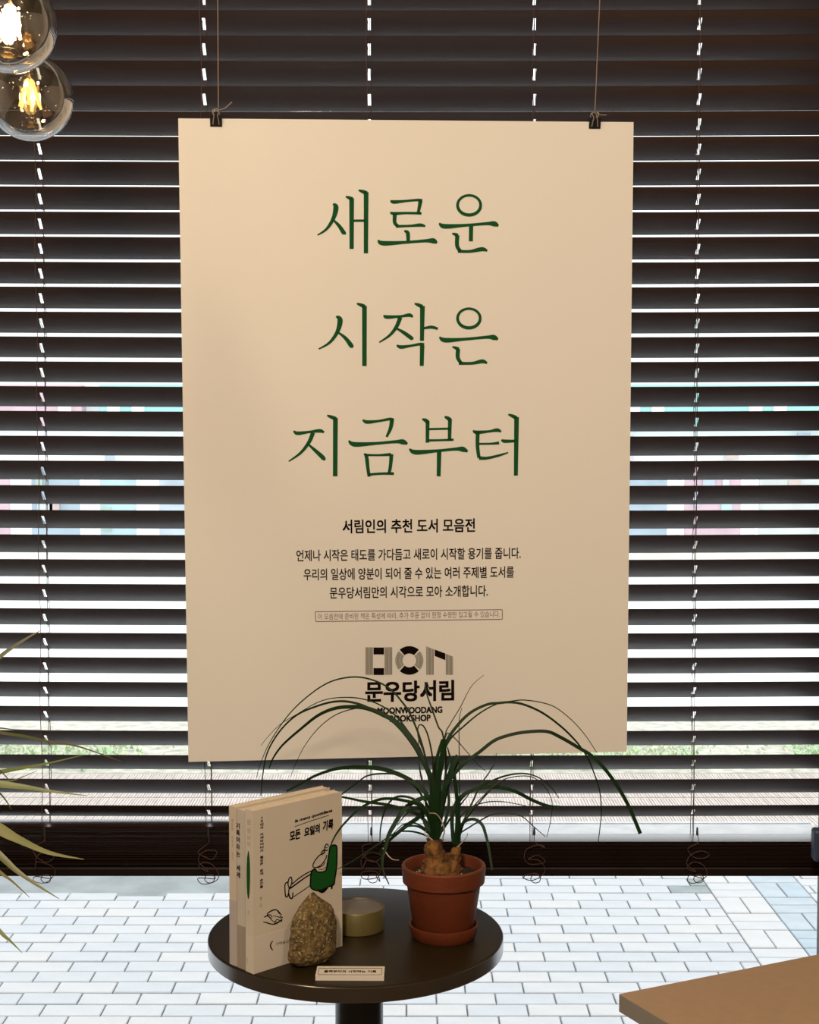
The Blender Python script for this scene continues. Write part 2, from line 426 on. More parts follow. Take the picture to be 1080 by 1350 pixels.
zs = [z_last+PITCH*k for k in range(46)]
for k, z in enumerate(zs):
    o = bpy.data.objects.new('slat', sm_low if k == 0 else sm); COL.objects.link(o); o.parent = bl
    o.location = (0, 0, z-ZB); o.rotation_euler.x = r5.uniform(-.006, .006)
    if k == 0: o.location.z -= .001
# stack of gathered slats: thicker at the left, thinner behind the table
def stack_slat(zl, zr, idx):
    hw = SW/2; ss = [-hw, -hw*.6, 0, hw*.6, hw]; xs = [BX0, -.9, -.5, -.26, -.24, -.22, -.19, -.16, -.13, .2, .45, BX1]; T = .0006
    vs = []
    dy = r5.uniform(-.0012, .0012)
    for x in xs:
        t = min(1, max(0, (x+.25)/.11)); t = t*t*(3-2*t); z = zl+(zr-zl)*t
        for s_ in ss: vs.append((x, BY+s_+dy, z+.0022*(1-(s_/hw)**2)))
    n0 = len(vs); ns = len(ss)
    fs = [(i*ns+j, (i+1)*ns+j, (i+1)*ns+j+1, i*ns+j+1) for i in range(len(xs)-1) for j in range(ns-1)]
    vs += [(a, b, c-T) for a, b, c in vs]
    f2 = [tuple(i+n0 for i in reversed(f)) for f in fs]
    sd = []
    m = len(xs)
    for i in range(m-1): sd += [(i*ns, (i+1)*ns, (i+1)*ns+n0, i*ns+n0), (i*ns+ns-1, (i+1)*ns+ns-1, (i+1)*ns+ns-1+n0, i*ns+ns-1+n0)]
    for j in range(ns-1): sd += [(j, j+1, j+1+n0, j+n0), ((m-1)*ns+j, (m-1)*ns+j+1, (m-1)*ns+j+1+n0, (m-1)*ns+j+n0)]
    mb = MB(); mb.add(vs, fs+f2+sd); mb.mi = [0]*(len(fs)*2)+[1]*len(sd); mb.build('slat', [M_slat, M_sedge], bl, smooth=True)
HL = atY(200, 1086.5, BY-.02).z-ZB-.004; HR = atY(700, 1106, BY-.02).z-ZB-.004
NS = 16; ZB0 = ZB+.0
for k in range(NS):
    t = (k+1)/NS; stack_slat(ZB0+.014+(HL-.014)*t, ZB0+.014+(HR-.014)*t, k)
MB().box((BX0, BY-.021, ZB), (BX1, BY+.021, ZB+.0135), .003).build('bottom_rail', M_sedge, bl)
MB().box((BX0-.005, BY-.028, zs[-1]+.03), (BX1+.003, BY+.028, zs[-1]+.075), .002).build('head_rail', M_slat, bl)
dy_f = SW/2*math.cos(TILT)+.0012; dz = SW/2*math.sin(TILT)
for ci, c in enumerate(cols):
    wob = lambda z: .0012*math.sin(z*31+ci*1.7)
    fl = [(c-.003+wob(z), BY-dy_f, z) for z in [ZB+.02]+zs+[zs[-1]+.05]]
    bk = [(c+.001+wob(z+1), BY+dy_f, z) for z in [ZB+.02]+zs+[zs[-1]+.05]]
    mb = MB(); mb.tube(fl, .00055, 4); mb.tube(bk, .00055, 4)
    for z in zs[1:]: mb.tube([(c-.003+wob(z), BY-dy_f, z+dz-.0022), (c+.001, BY+dy_f, z-dz-.0022)], .0004, 4)
    mb.build('ladder_cord', M_cord, bl)
    MB().tube([(c+.0024+wob(z)*.2, BY+.004, z) for z in [ZB+.01]+zs+[zs[-1]+.05]], .0005, 5).build('lift_cord', M_cord, bl)
    # tangled tail of the cord hanging over the closed stack
    rr = random.Random(40+ci); P = [(c+.002, BY-.024, ZB+.062), (c+.003, BY-.027, ZB+.05)]
    ang = rr.uniform(0, 6)
    for k in range(15):
        ang += rr.uniform(.7, 1.6)*(1 if k < 8 else -1)
        P.append((c+.002+(.012+.004*rr.random())*math.cos(ang), BY-.028-.002*rr.random(), ZB+.042-.0032*k+.010*math.sin(ang)))
    for k in range(7): P.append((c+.004+.007*math.cos(k*1.1), BY-.027, ZB-.001+.006*math.sin(k*1.1)))
    MB().tube(catmull(P, 5), .0006, 4).build('cord_tail', M_cord, bl)
    MB().lathe((c+.002, BY-.024, ZB+.058), [(.0001, 0), (.0018, .002), (.0012, .012), (.0001, .0125)], 8).build('cord_knob', M_frame, bl)

# ================================================================ poster
PTL = atY(235, 156, 1.868); PTR = atY(835.5, 161, 1.908); PBL = atY(248.5, 1004.5, 1.905)
pf = Frame(PTL, PTR-PTL, PTL-PBL)
TLc, TRc, BRc, BLc = (235, 156), (835.5, 161), (826.5, 991), (248.5, 1004.5)
po = thing('poster', tuple((PTL+PTR)/2), 'large cream poster with green Korean headline hung by two clips before the blind', 'poster')
cs = [pf.px(*c) for c in (TLc, TRc, BRc, BLc)]
mb = MB(); th_ = pf.N*.0008
mb.add(cs+[c-th_ for c in cs], [(0, 1, 2, 3), (7, 6, 5, 4), (0, 4, 5, 1), (1, 5, 6, 2), (2, 6, 7, 3), (3, 7, 4, 0)])
mb.build('sheet', M_paper, po)
A = lambda x, y: (360+x/3.0857, 230+y/3.0857)
B = lambda x, y: (360+x/3.0857, 520+y/3.0857)
def ring(cx, cy, rx, ry, wd):
    return [(cx+rx*math.cos(t*math.pi/10), cy+ry*math.sin(t*math.pi/10), wd+1.5*math.sin(t*math.pi/10*1)) for t in range(21)]
row1 = [[(244,120,7),(256,133,20),(246,178,15),(218,222,10),(181,247,5)], [(243,183,6),(268,208,13),(288,238,16),(290,244,8)],
 [(296,90,6),(312,96,13),(324,100,14)], [(320,97,18),(320,303,16)], [(324,188,9),(376,188,9)], [(348,64,6),(366,70,14),(382,76,14)], [(379,72,18),(378,321,16)],
 [(478,106,6),(492,112,14),(540,108,9),(590,104,10),(606,108,14)], [(600,106,16),(596,130,13),(590,160,11)], [(478,153,6),(490,159,12),(540,157,9),(604,158,10)],
 [(496,160,15),(495,195,14),(508,210,12)], [(500,211,11),(560,209,9),(600,206,13),(620,211,6)], [(534,230,7),(548,238,15),(550,272,13)],
 [(427,267,6),(448,280,18),(540,276,11),(620,270,12),(652,270,20),(667,279,8)],
 ring(798,125,47,40,11), [(676,198,6),(698,211,18),(780,207,11),(870,200,12),(900,201,20),(917,209,8)], [(806,210,16),(805,272,15)],
 [(729,240,6),(742,244,12),(752,248,14)], [(750,247,16),(749,290,15),(762,312,13)], [(752,312,12),(800,313,11),(850,304,16),(872,311,7)]]
row2 = [[(257,577,7),(273,592,20),(262,640,15),(230,684,10),(186,710,5)], [(262,640,6),(294,665,13),(318,696,17),(322,705,8)],
 [(341,525,6),(358,531,13),(374,538,14)], [(372,535,18),(372,779,17)],
 [(450,573,6),(464,580,14),(520,577,9),(555,572,14),(569,580,7)], [(518,581,16),(502,620,14),(474,655,10),(432,683,5)], [(500,625,6),(530,642,13),(562,665,15),(568,672,8)],
 [(576,525,6),(592,531,13),(608,538,14)], [(608,535,18),(606,677,15)], [(612,626,8),(645,621,12),(671,628,9)],
 [(504,694,6),(520,702,14),(560,697,9),(600,690,11),(614,694,13)], [(607,695,17),(605,779,15)],
 ring(797,585,46,39,11), [(677,661,6),(700,674,18),(780,670,11),(870,662,12),(898,663,20),(915,671,8)],
 [(730,701,6),(744,706,12),(756,712,14)], [(753,710,16),(752,745,15),(766,768,12)], [(756,768,12),(810,768,11),(852,760,15),(871,768,7)]]
row3 = [[(84,148,6),(100,158,14),(150,152,9),(190,148,14),(208,154,7)], [(163,155,16),(146,195,14),(112,238,10),(64,272,5)], [(140,200,6),(172,228,13),(204,258,16),(207,268,8)],
 [(220,85,6),(238,92,13),(256,99,14)], [(254,95,18),(253,333,17)],
 [(365,103,6),(382,112,14),(430,108,9),(476,100,11),(490,106,13)], [(484,104,16),(478,138,14),(462,173,8)], [(308,188,6),(332,203,18),(420,199,11),(500,192,12),(528,193,20),(547,201,8)],
 [(370,242,6),(380,252,14),(386,300,13),(391,334,12)], [(375,246,9),(430,247,8),(480,244,12)], [(482,243,15),(478,290,13),(472,322,12)], [(388,326,10),(440,322,9),(492,322,11)],
 [(607,100,6),(620,105,14),(632,114,14)], [(629,108,15),(628,196,13)], [(698,90,6),(710,96,14),(722,104,14)], [(720,100,15),(718,188,13)], [(630,141,8),(720,139,8)], [(628,187,9),(680,186,8),(735,184,9)],
 [(555,221,6),(580,235,18),(670,229,11),(745,222,12),(772,223,20),(792,232,8)], [(676,232,17),(674,333,15)],
 [(814,146,6),(828,154,14),(880,150,9),(912,145,14),(928,152,7)], [(833,152,15),(832,210,14),(838,258,13)], [(836,201,8),(890,200,8),(920,197,12)], [(838,258,14),(870,259,11),(920,248,9),(957,236,5)],
 [(930,184,7),(942,190,13),(990,189,9)], [(957,81,6),(975,88,13),(991,96,14)], [(991,92,18),(988,330,15)]]
for rw, tf in ((row1, A), (row2, A), (row3, B)):
    mb = MB(); print_strokes(pf, rw, tf, mb)
    mb.build('headline_lettering', M_green, po)
def line_text(body, x0, x1, y, hpx, m_, bold=.0, name='body_lettering'):
    sl = -.012
    mb = MB(); print_text(pf, body, (x0, y-sl*(x1-x0)/2), (x1, y+sl*(x1-x0)/2), hpx, mb, bold); mb.build(name, m_, po)
line_text('서림인의 추천 도서 모음전', 452, 626, 693.3, 17.5, M_black, .024)
line_text('언제나 시작은 태도를 가다듬고 새로이 시작할 용기를 줍니다.', 391, 686.5, 730.7, 15, M_black, .014)
line_text('우리의 일상에 양분이 되어 줄 수 있는 여러 주제별 도서를', 400.5, 677.5, 755.7, 15, M_black, .014)
line_text('문우당서림만의 시각으로 모아 소개합니다.', 435, 643, 780.2, 15, M_black, .014)
line_text('이 모음전에 준비된 책은 특성에 따라, 추가 주문 없이 한정 수량만 입고될 수 있습니다.', 419.5, 659, 811.4, 8.6, M_grey, 0, 'small_lettering')
mb = MB(); q = [(415.8, 806.4), (662.3, 803.6), (662.3, 816.4), (416.3, 819.3)]
print_strokes(pf, [[(*q[i], .9), (*q[(i+1) % 4], .9)] for i in range(4)], lambda x, y: (x, y), mb)
mb.build('text_frame', M_grey, po)
# emblem: three block shapes with striped legs
Cc = lambda x, y: (370+x/3.176, 670+y/3.176)
M_st = [mat('emblem_stripe_rose', (.30, .22, .19), .7), mat('emblem_stripe_grey', (.24, .23, .20), .7), mat('emblem_stripe_green', (.20, .27, .23), .7), mat('emblem_stripe_sand', (.40, .35, .27), .7)]
def poly_px(pts, mb, tf=Cc): mb.add([pf.px(*tf(*p), .0004) for p in pts], [tuple(range(len(pts)))])
for pl_ in ([(389,583),(433,583),(433,612),(389,612)], [(389,669),(433,669),(433,698),(389,698)], [(645,591),(690,608),(690,636),(645,618)]):
    mb = MB(); poly_px(pl_, mb); mb.build('emblem_block', M_black, po)
for c0 in (225, 45):
    o_ = [(539+60*math.cos(math.radians(c0+a)), 637+60*math.sin(math.radians(c0+a))) for a in range(3, 88, 7)]
    i_ = [(539+29*math.cos(math.radians(c0+a)), 637+29*math.sin(math.radians(c0+a))) for a in range(3, 88, 7)]
    mb = MB()
    for k in range(len(o_)-1): poly_px([o_[k], o_[k+1], i_[k+1], i_[k]], mb)
    mb.build('emblem_block', M_black, po)
mb = MB()
for x0, x1 in ((355, 387), (435, 468), (610, 642), (692, 723)):
    n = 8
    for k in range(n):
        a = x0+(x1-x0)*k/n; b = x0+(x1-x0)*(k+.82)/n; mb.m = (k*5+x0) % 4
        top = (582, 582)
        if x0 == 610: top = (578+(a-610)*.4, 578+(b-610)*.4)
        if x0 == 692: top = (609+(a-692)*.4, 609+(b-692)*.4)
        poly_px([(a, top[0]), (b, top[1]), (b, 697), (a, 697)], mb)
for c0 in (135, 315):
    for k in range(7):
        r0, r1 = 29+31*k/7, 29+31*(k+.8)/7; mb.m = (k+1) % 4
        for a in range(4, 86, 6):
            t0, t1 = math.radians(c0+a), math.radians(c0+min(a+6, 86))
            poly_px([(539+r1*math.cos(t0), 637+r1*math.sin(t0)), (539+r1*math.cos(t1), 637+r1*math.sin(t1)), (539+r0*math.cos(t1), 637+r0*math.sin(t1)), (539+r0*math.cos(t0), 637+r0*math.sin(t0))], mb)
mb.build('emblem_stripes', M_st, po, kind='stuff')
line_text('문우당서림', 482.5, 598, 911, 26, M_black, .035, 'emblem_lettering')
line_text('MOONWOODANG', 498, 583, 936.3, 8, M_black, .042, 'emblem_lettering')
line_text('BOOKSHOP', 514, 567.5, 946.8, 8, M_black, .042, 'emblem_lettering')
# clips and strings
M_clip = mat('black_clip', (.01, .01, .01), .35); M_wire = mat('clip_wire', (.55, .50, .44), .3, metal=.9)
M_str = mat('clear_line', (.30, .22, .18), .5)
def clip(px, py, label, group):
    P = pf.px(px, py); t = thing('binder_clip', tuple(P), label, 'clip', group)
    U, V, N = pf.U, pf.V, pf.N; s = .0152
    mb = MB()
    prof = [(-.0008-.0003, -.0085), (-.0045, .0035), (.0045+.0008, .0035), (.0005+.0010, -.0085)]
    # folded triangular body: front leaf, spine, back leaf
    pts = [(.0012, -.0090), (.0050, .0045), (-.0056, .0045), (-.0020, -.0090)]
    ins = [(.0006, -.0090), (.0042, .0037), (-.0048, .0037), (-.0014, -.0090)]
    vs = []
    for sx in (-s/2, s/2):
        vs += [P+U*sx+V*b+N*a for a, b in pts]+[P+U*sx+V*b+N*a for a, b in ins]
    fs = []
    for k in range(3): fs += [(k, k+1, k+9, k+8), (k+4, k+12, k+13, k+5), (k, k+4, k+5, k+1), (k+8, k+9, k+13, k+12)]
    fs += [(0, 8, 12, 4), (3, 7, 15, 11)]
    mb.add(vs, fs); mb.build('clip_body', M_clip, t)
    for sg, nm in ((1, 'clip_handle'), (-1, 'clip_handle')):
        n0 = .0030 if sg > 0 else -.0040
        Q = [(-.0040, -.0068, n0-.001*sg), (-.0030, .000, n0+.002*sg), (-.0022, .0040, n0+.0036*sg), (-.0042, .0085, n0+.003*sg), (-.0025, .0120, n0+.002*sg), (0, .0130, n0+.002*sg), (.0025, .0120, n0+.002*sg), (.0042, .0085, n0+.003*sg), (.0022, .0040, n0+.0036*sg), (.0030, .000, n0+.002*sg), (.0040, -.0068, n0-.001*sg)]
        MB().tube([P+U*a+V*b+N*c for a, b, c in catmull(Q, 3)], .0007, 5).build(nm, M_wire, t)
    return P
PL = clip(285, 157.5, 'black binder clip holding the left end of the poster top', None)
PR = clip(784, 160.5, 'black binder clip holding the right end of the poster top', None)
for P, px, nm, tails in ((PL, 284, 'left', [(0, 0), (9, -3), (18, -11)]), (PR, 789, 'right', [(0, 0), (7, 4), (15, 4)])):
    top = atY(px if nm == 'left' else 790.5, 0, P.y); d = (top-(P+pf.V*.012)).normalized(); s0 = P+pf.V*.0120+pf.N*.002
    if nm == 'left': s0 = P+pf.V*.011+pf.U*.003
    L = (ZC-s0.z)/d.z
    mb = MB(); mb.tube([s0, s0+d*L*.5, s0+d*L], .0006, 5)
    mb.tube([s0+pf.U*(a*.00098)-pf.V*(b*.00098)+pf.N*.002 for a, b in tails], .0007, 5)
    mb.tube([s0+Vector((.0016*math.cos(k), .0016*math.sin(k*1.3), .0016*math.sin(k))) for k in range(9)], .0006, 5)
    tag(mb.build('hanging_line', M_str, None, loc=tuple(s0)), 'thin line from the ceiling tied to the %s binder clip' % nm, 'string')

# ================================================================ round table
TZ = atY(468, 1169.6, 1.82).z; TC = Vector((-.062, 1.649, TZ)); TR = .170
M_top = mat('dark_brown_laminate', (.021, .0135, .005), .40, var=.12, scale=60, spec=.22)
M_edge = mat('dark_brown_edge', (.028, .019, .011), .3, spec=.8, coat=1)
M_post = mat('black_metal_post', (.02, .02, .021), .3)
tb = thing('round_table', (TC.x, TC.y, 0), 'small round dark brown pedestal table holding books, rock and potted plant', 'table')
MB().lathe((TC.x, TC.y, TZ-.0185), [(.0001, .0005), (TR-.002, .0), (TR, .001), (TR, .0175), (TR-.0008, .0184), (TR-.0014, .0185), (.0001, .0185)], 128).build('tabletop', M_top, tb, smooth=True)
MB().lathe((TC.x, TC.y, TZ-.0178), [(TR-.0002, .0), (TR+.0006, .0008), (TR+.0006, .0158), (TR-.0002, .0166)], 128).build('edge_band', M_edge, tb, smooth=True)
MB().lathe((TC.x+.0035, TC.y, .022), [(.0278, 0), (.0278, TZ-.0425)], 40).build('post', M_post, tb, smooth=True)
MB().lathe((TC.x+.0035, TC.y, TZ-.0235), [(.07, 0), (.07, .005)], 40).build('mounting_plate', M_post, tb, smooth=True)
MB().lathe((TC.x+.0035, TC.y, 0), [(.15, 0), (.155, .006), (.15, .014), (.06, .02), (.03, .024)], 56).build('base', M_post, tb, smooth=True)

# ================================================================ books
CB = atZ(334.4, 1284.4, TZ); cdv = atZ(451.2, 1247, TZ)-CB; BWI = cdv.length; cdv.normalize()
sdv = Vector((-cdv.y, cdv.x, 0))               # away from the cover, towards the books behind
hC = atY(334.4, 1069.5, CB.y).z-TZ
M_cov = mat('cream_cover', (.66, .59, .49), .7, var=.04, scale=20)
M_cov2 = mat('pale_grey_cover', (.60, .54, .46), .6, var=.04, scale=20)
M_cov3 = mat('ivory_cover', (.66, .57, .45), .65, var=.04, scale=20)
M_page = mat('page_block', (.78, .66, .50), .8, var=.12, scale=220, stretch=(1, 1, .05))
def book(off, th, wd, ht, sh, mc, label):
    O = CB+sdv*off+cdv*sh
    o = thing('book', tuple(O), label, 'book', None)
    Z = Vector((0, 0, 1)); t = .0007
    mb = MB()
    mb.obox(O, cdv*wd, sdv*t, Z*ht); mb.obox(O+sdv*(th-t), cdv*wd, sdv*t, Z*ht); mb.obox(O+sdv*t, cdv*t, sdv*(th-2*t), Z*ht)
    mb.build('cover', mc, o)
    MB().obox(O+cdv*t+sdv*t+Z*.0008, cdv*(wd-.0016), sdv*(th-2*t), Z*(ht-.0016)).build('page_block', M_page, o)
    return o, O
bk1, O1 = book(0, .0132, BWI, hC, 0, M_cov, 'cream paperback with a green armchair drawing on its cover, frontmost of the three books')
bk2, O2 = book(.0150, .0140, BWI*.98, hC-.0030, .001, M_cov2, 'paperback with a bold black vertical title on its spine, between the other two books')
bk3, O3 = book(.0306, .0125, BWI*1.06, hC-.0018, .001, M_cov3, 'slim ivory paperback with faint spine lettering, rearmost of the three books')
cf = Frame(O1, cdv, (0, 0, 1)); 
def sframe(O): return Frame(O, -sdv, (0, 0, 1))
D = lambda x, y: (330+x/8.308, 1050+y/8.308)
D2 = lambda x, y: (330+x/8.308, 1170+y/8.308)
E_ = .0003
mb = MB(); print_text(cf, '모든', D(432, 440), D(545, 405), 12, mb, .045, E_, False, .1)
print_text(cf, '요일의', D(590, 395), D(760, 345), 11.5, mb, .045, E_, False, .1); print_text(cf, '기록', D(795, 325), D(905, 300), 13, mb, .045, E_, False, .1)
print_text(cf, 'la mens quotidiana', D(488, 275), D(895, 155), 5, mb, .035, E_, False, .2)
print_strokes(cf, [[(485, 330, 6), (670, 265, 6), (860, 205, 6)]], D, mb, E_)
mb.build('title_lettering', M_black, bk1)
def vtext(fr, body, px0, py0, px1, py1, wpx, m_, par, bold=0, name='spine_lettering', h=E_):
    """letters stacked downwards"""
    mb = MB(); n = len(body)
    for i, ch in enumerate(body):
        if ch == ' ': continue
        t = (i+.5)/n; x = px0+(px1-px0)*t; y = py0+(py1-py0)*t; hh = abs(py1-py0)/n*.78
        k = {'1': .12, '0': .3}.get(ch, .5); print_text(fr, ch, (x-wpx*k, y), (x+wpx*k, y), hh, mb, bold if ch != '1' else 0, h)
    mb.build(name, m_, par)
vtext(cf, '10년차 카피라이터가 붙잡은 삶의 순간들', 345.2, 1076, 344.6, 1171, 4.0, M_black, bk1, .03, 'subtitle_lettering')
vtext(cf, '글과 사진', 344, 1182, 343.6, 1196, 2.2, M_grey, bk1, 0, 'subtitle_lettering')
# armchair drawing
M_chair = mat('armchair_green', (.006, .085, .010), .8, spec=.2)
arm = [(872,548),(905,532),(935,535),(948,570),(945,760),(925,900),(912,965),(850,990),(760,1032),(668,1005),(658,930),(668,830),(690,800),(712,798),(735,825),(790,826),(828,806),(838,760),(858,640)]
mb = MB(); mb.add([cf.px(*D(*p), .0002) for p in arm], [tuple(range(len(arm)))])
o = mb.build('armchair_drawing', M_chair, bk1)
bm = bmesh.new(); bm.from_mesh(o.data); bmesh.ops.triangulate(bm, faces=bm.faces[:]); bm.to_mesh(o.data); bm.free()
mb = MB(); ol = [(x, y, 9) for x, y in arm]+[(*arm[0], 9)]
art = [ol, [(858,545,6),(835,520,7),(812,560,7),(822,590,8),(850,585,6)], [(820,560,5),(845,560,5)], [(770,620,5),(800,590,9),(812,610,8),(780,640,5)],
 [(812,612,7),(750,650,7),(700,715,7),(685,765,7),(715,780,7),(775,750,7),(820,690,7),(838,640,7)], [(735,780,5),(790,760,5),(820,720,5)], [(750,800,4),(800,795,4),(825,770,4)],
 [(668,815,7),(600,850,7),(520,905,7),(455,960,7)], [(665,848,8),(590,895,8),(500,960,9),(430,1010,9)], [(655,975,5),(560,1040,5),(470,1100,5)],
 [(448,880,7),(425,895,7),(412,950,7),(420,990,7),(440,985,7),(455,930,7),(448,880,7)], [(410,935,7),(382,955,7),(378,1010,7),(385,1090,8),(405,1098,8),(418,1060,7)],
 [(425,1000,7),(420,1060,7),(435,1110,9),(460,1112,8),(465,1050,7)], [(895,965,14),(890,1015,9)], [(740,1025,12),(790,1045,16),(845,1000,10)]]
WK = 1.7
print_strokes(cf, art, D, mb, .0003, 4)
sc = [[(180,290,6),(230,255,8),(285,245,7),(320,290,6)], [(150,325,6),(190,310,8),(230,345,6)], [(140,375,5),(180,385,7),(230,400,6),(280,395,8),(350,350,7)], [(250,310,4),(330,330,5),(340,370,5),(290,350,5),(260,400,4)],
 [(180,300,5),(220,300,6),(240,330,5)], [(300,250,5),(330,290,7),(345,300,4)], [(210,330,4),(250,370,5),(300,380,4)], [(320,310,5),(355,330,6)],
 [(245,585,6),(222,620,8),(225,660,9),(246,686,7)]]
print_strokes(cf, sc, D2, mb, .0003, 4)
WK = 1.08
print_text(cf, '기억보다', D2(278, 622), D2(420, 590), 4, mb, .01, E_, False)
mb.build('line_drawing', M_black, bk1)
# paper band round the foot of the front book
hb = cf.uv(336, 1236)[1]
mb = MB(); mb.obox(O1-sdv*.00025, cdv*BWI, sdv*.00024, Vector((0, 0, hb))); mb.obox(O1-cdv*.00025-sdv*.0002, cdv*.00024, sdv*.0134, Vector((0, 0, hb)))
mb.build('paper_band', mat('band_paper', (.68, .61, .52), .7), bk1)
s1, s2, s3 = sframe(O1), sframe(O2), sframe(O3)
vtext(s2, '기록이라는 세계', 314, 1084, 314.6, 1158, 4.2, M_black, bk2, .03)
vtext(s3, '메모의 시작과 순간', 306.3, 1079, 307, 1134, 1.8, mat('olive_ink', (.16, .13, .06), .7), bk3, 0)
vtext(s1, '오늘의 기록과 모든 일상', 327.3, 1080, 327.3, 1115, 1.5, M_grey, bk1, 0)
vtext(s1, '내일의 기록과 모든 사람', 329.8, 1080, 329.8, 1115, 1.5, M_grey, bk1, 0)
ell = [(327.7+2.3*math.cos(a)*(1 if math.sin(a) > -.8 else .8), 1153.5+32*math.sin(a)) for a in [k*math.pi/12 for k in range(24)]]
mb = MB(); mb.add([s1.px(x, y, .0003) for x, y in ell], [tuple(range(24))]); mb.build('spine_drawing', M_chair, bk1)
vtext(s1, '책방', 328, 1200, 328, 1206, 2, M_grey, bk1, 0); vtext(s1, '출판사', 326, 1262, 326.4, 1271, 1.6, M_grey, bk1, 0)
mb = MB(); u0, v0 = s2.uv(317, 1220)
mb.obox(O2-cdv*.0003, sdv*.0140, cdv*.00025, Vector((0, 0, v0))); mb.build('paper_band', mat('taupe_band', (.36, .30, .24), .7), bk2)
u0, v0 = s3.uv(308, 1187)
mb = MB(); mb.obox(O3-cdv*.0003, sdv*.0125, cdv*.00025, Vector((0, 0, v0))); mb.build('paper_band', mat('mauve_band', (.50, .46, .43), .7), bk3)

# ================================================================ rock
rc = atZ(412, 1266, TZ)
M_rock = mat('speckled_rock', (.21, .135, .042), .75, col2=(.06, .036, .012), scale=210, bump=.7, bscale=330)
n_, l_ = nodes(M_rock)
vt = n_.new('ShaderNodeTexVoronoi'); vt.inputs['Scale'].default_value = 260; nt = n_.new('ShaderNodeTexNoise'); nt.inputs['Scale'].default_value = 330; nt.inputs['Detail'].default_value = 3
tc_ = [x for x in n_ if x.type == 'TEX_COORD'][0]; l_.new(tc_.outputs['Object'], vt.inputs['Vector']); l_.new(tc_.outputs['Object'], nt.inputs['Vector'])
rp = n_.new('ShaderNodeValToRGB'); rp.color_ramp.elements[0].position = .56; rp.color_ramp.elements[1].position = .70
l_.new(nt.outputs['Fac'], rp.inputs[0]); mx_ = n_.new('ShaderNodeMixRGB'); mx_.inputs[2].default_value = (.42, .36, .20, 1)
b_ = n_['Principled BSDF']; src = b_.inputs['Base Color'].links[0].from_socket
l_.new(rp.outputs[0], mx_.inputs[0]); l_.new(src, mx_.inputs[1]); l_.new(mx_.outputs[0], b_.inputs['Base Color'])
import mathutils.noise as mn
sil = [(1281, 400, 425), (1277, 391, 434), (1268, 381, 441), (1258, 380, 443), (1240, 381.5, 443.5), (1215, 385, 441), (1205, 386.5, 439), (1195, 393, 433), (1185, 400, 425), (1176, 406, 417), (1172.5, 410, 413.5)]
yc = rc.y; seg = 72; vs = []; levels = []
for k in range(61):
    t = k/60; yy = 1281+(1172.5-1281)*t
    for a, b in zip(sil, sil[1:]):
        if b[0] <= yy <= a[0]:
            q = (yy-a[0])/(b[0]-a[0]); xl = a[1]+(b[1]-a[1])*q; xr = a[2]+(b[2]-a[2])*q; break
    levels.append((yy, xl, xr))
z1 = atY(412, 1172.5, yc).z
for k, (yy, xl, xr) in enumerate(levels):
    t = k/60; z = TZ+(z1-TZ)*t
    cx = ((xl+xr)/2-540)/F*yc*1.0; hw = (xr-xl)/2/F*yc
    dp = hw*.72
    for j in range(seg):
        a = 2*math.pi*j/seg
        ca, sa = math.cos(a), math.sin(a); e = .8
        x = hw*math.copysign(abs(ca)**e, ca); y = dp*math.copysign(abs(sa)**e, sa)
        r45 = .55; X = x; Y = y+x*r45
        nz = mn.fractal(Vector((X*45, Y*45, z*45)), .7, 2.2, 3)*.0020+(mn.voronoi(Vector((X*38+3, Y*38, z*38)))[0][0]-.4)*-.0035+mn.noise(Vector((X*330, Y*330, z*330)))*.00035
        d = Vector((ca, sa, 0)); vs.append(Vector((cx+X, yc-.010+Y, z))+d*nz*(1 if k else .3))
fs = [(i*seg+j, i*seg+(j+1) % seg, (i+1)*seg+(j+1) % seg, (i+1)*seg+j) for i in range(60) for j in range(seg)]
fs += [tuple(range(seg-1, -1, -1)), tuple(60*seg+j for j in range(seg))]
tag(MB().add(vs, fs).build('rock', M_rock, None, loc=(rc.x, rc.y, TZ), smooth=True, angle=22), 'rough pointed brown speckled rock leaning in front of the books', 'rock')

# ================================================================ round tin
tf_ = atZ(469.5, 1235.8, TZ); tr = .0324; tcen = Vector((tf_.x, tf_.y+tr, TZ))
M_tin = mat('olive_brass_tin', (.17, .135, .045), .42, metal=.35, var=.1, scale=30); M_lid = mat('tin_lid', (.20, .165, .13), .35, metal=.2, var=.12, scale=40)
tn = thing('round_tin', tuple(tcen), 'low round olive tin with a flat lid standing behind the books', 'tin')
MB().lathe(tcen, [(.0001, 0), (tr-.0012, 0), (tr-.0002, .001), (tr-.0002, .0252), (tr-.0008, .0262), (tr-.0018, .0262), (tr-.0022, .0250), (.0001, .0248)], 64).build('tin_body', M_tin, tn, smooth=True)
MB().lathe(tcen, [(.0001, .0249), (tr-.0024, .0249), (tr-.0024, .0254), (tr-.0034, .0257), (.0001, .0257)], 64).build('lid', M_lid, tn, smooth=True)

# ================================================================ little sign block
a_ = atZ(415.8, 1293, TZ); b2 = atZ(506.5, 1293.5, TZ); U_ = (b2-a_); V_ = Vector((-U_.y, U_.x, 0)).normalized()
hs = .0062
M_card = mat('white_sign', (.74, .68, .60), .55)
sg = thing('name_block', tuple(a_), 'small white rectangular sign block lying at the front of the round table', 'sign')
sd_ = atZ(416, 1275, TZ+hs).y-atZ(416, 1287, TZ+hs).y
MB().obox(a_, U_, V_*sd_, Vector((0, 0, hs)), .0004).build('block', M_card, sg)
tfz = Frame(a_+Vector((0, 0, hs)), U_, V_)
mb = MB(); H_ = lambda x, y: (400+x/8.308, 1160+y/8.308)
fq = [(172, 970), (862, 970), (855, 1042), (160, 1040)]
print_strokes(tfz, [[(*fq[i], 5), (*fq[(i+1) % 4], 5)] for i in range(4)], H_, mb, .0003)
mb.build('border_line', M_grey, sg)
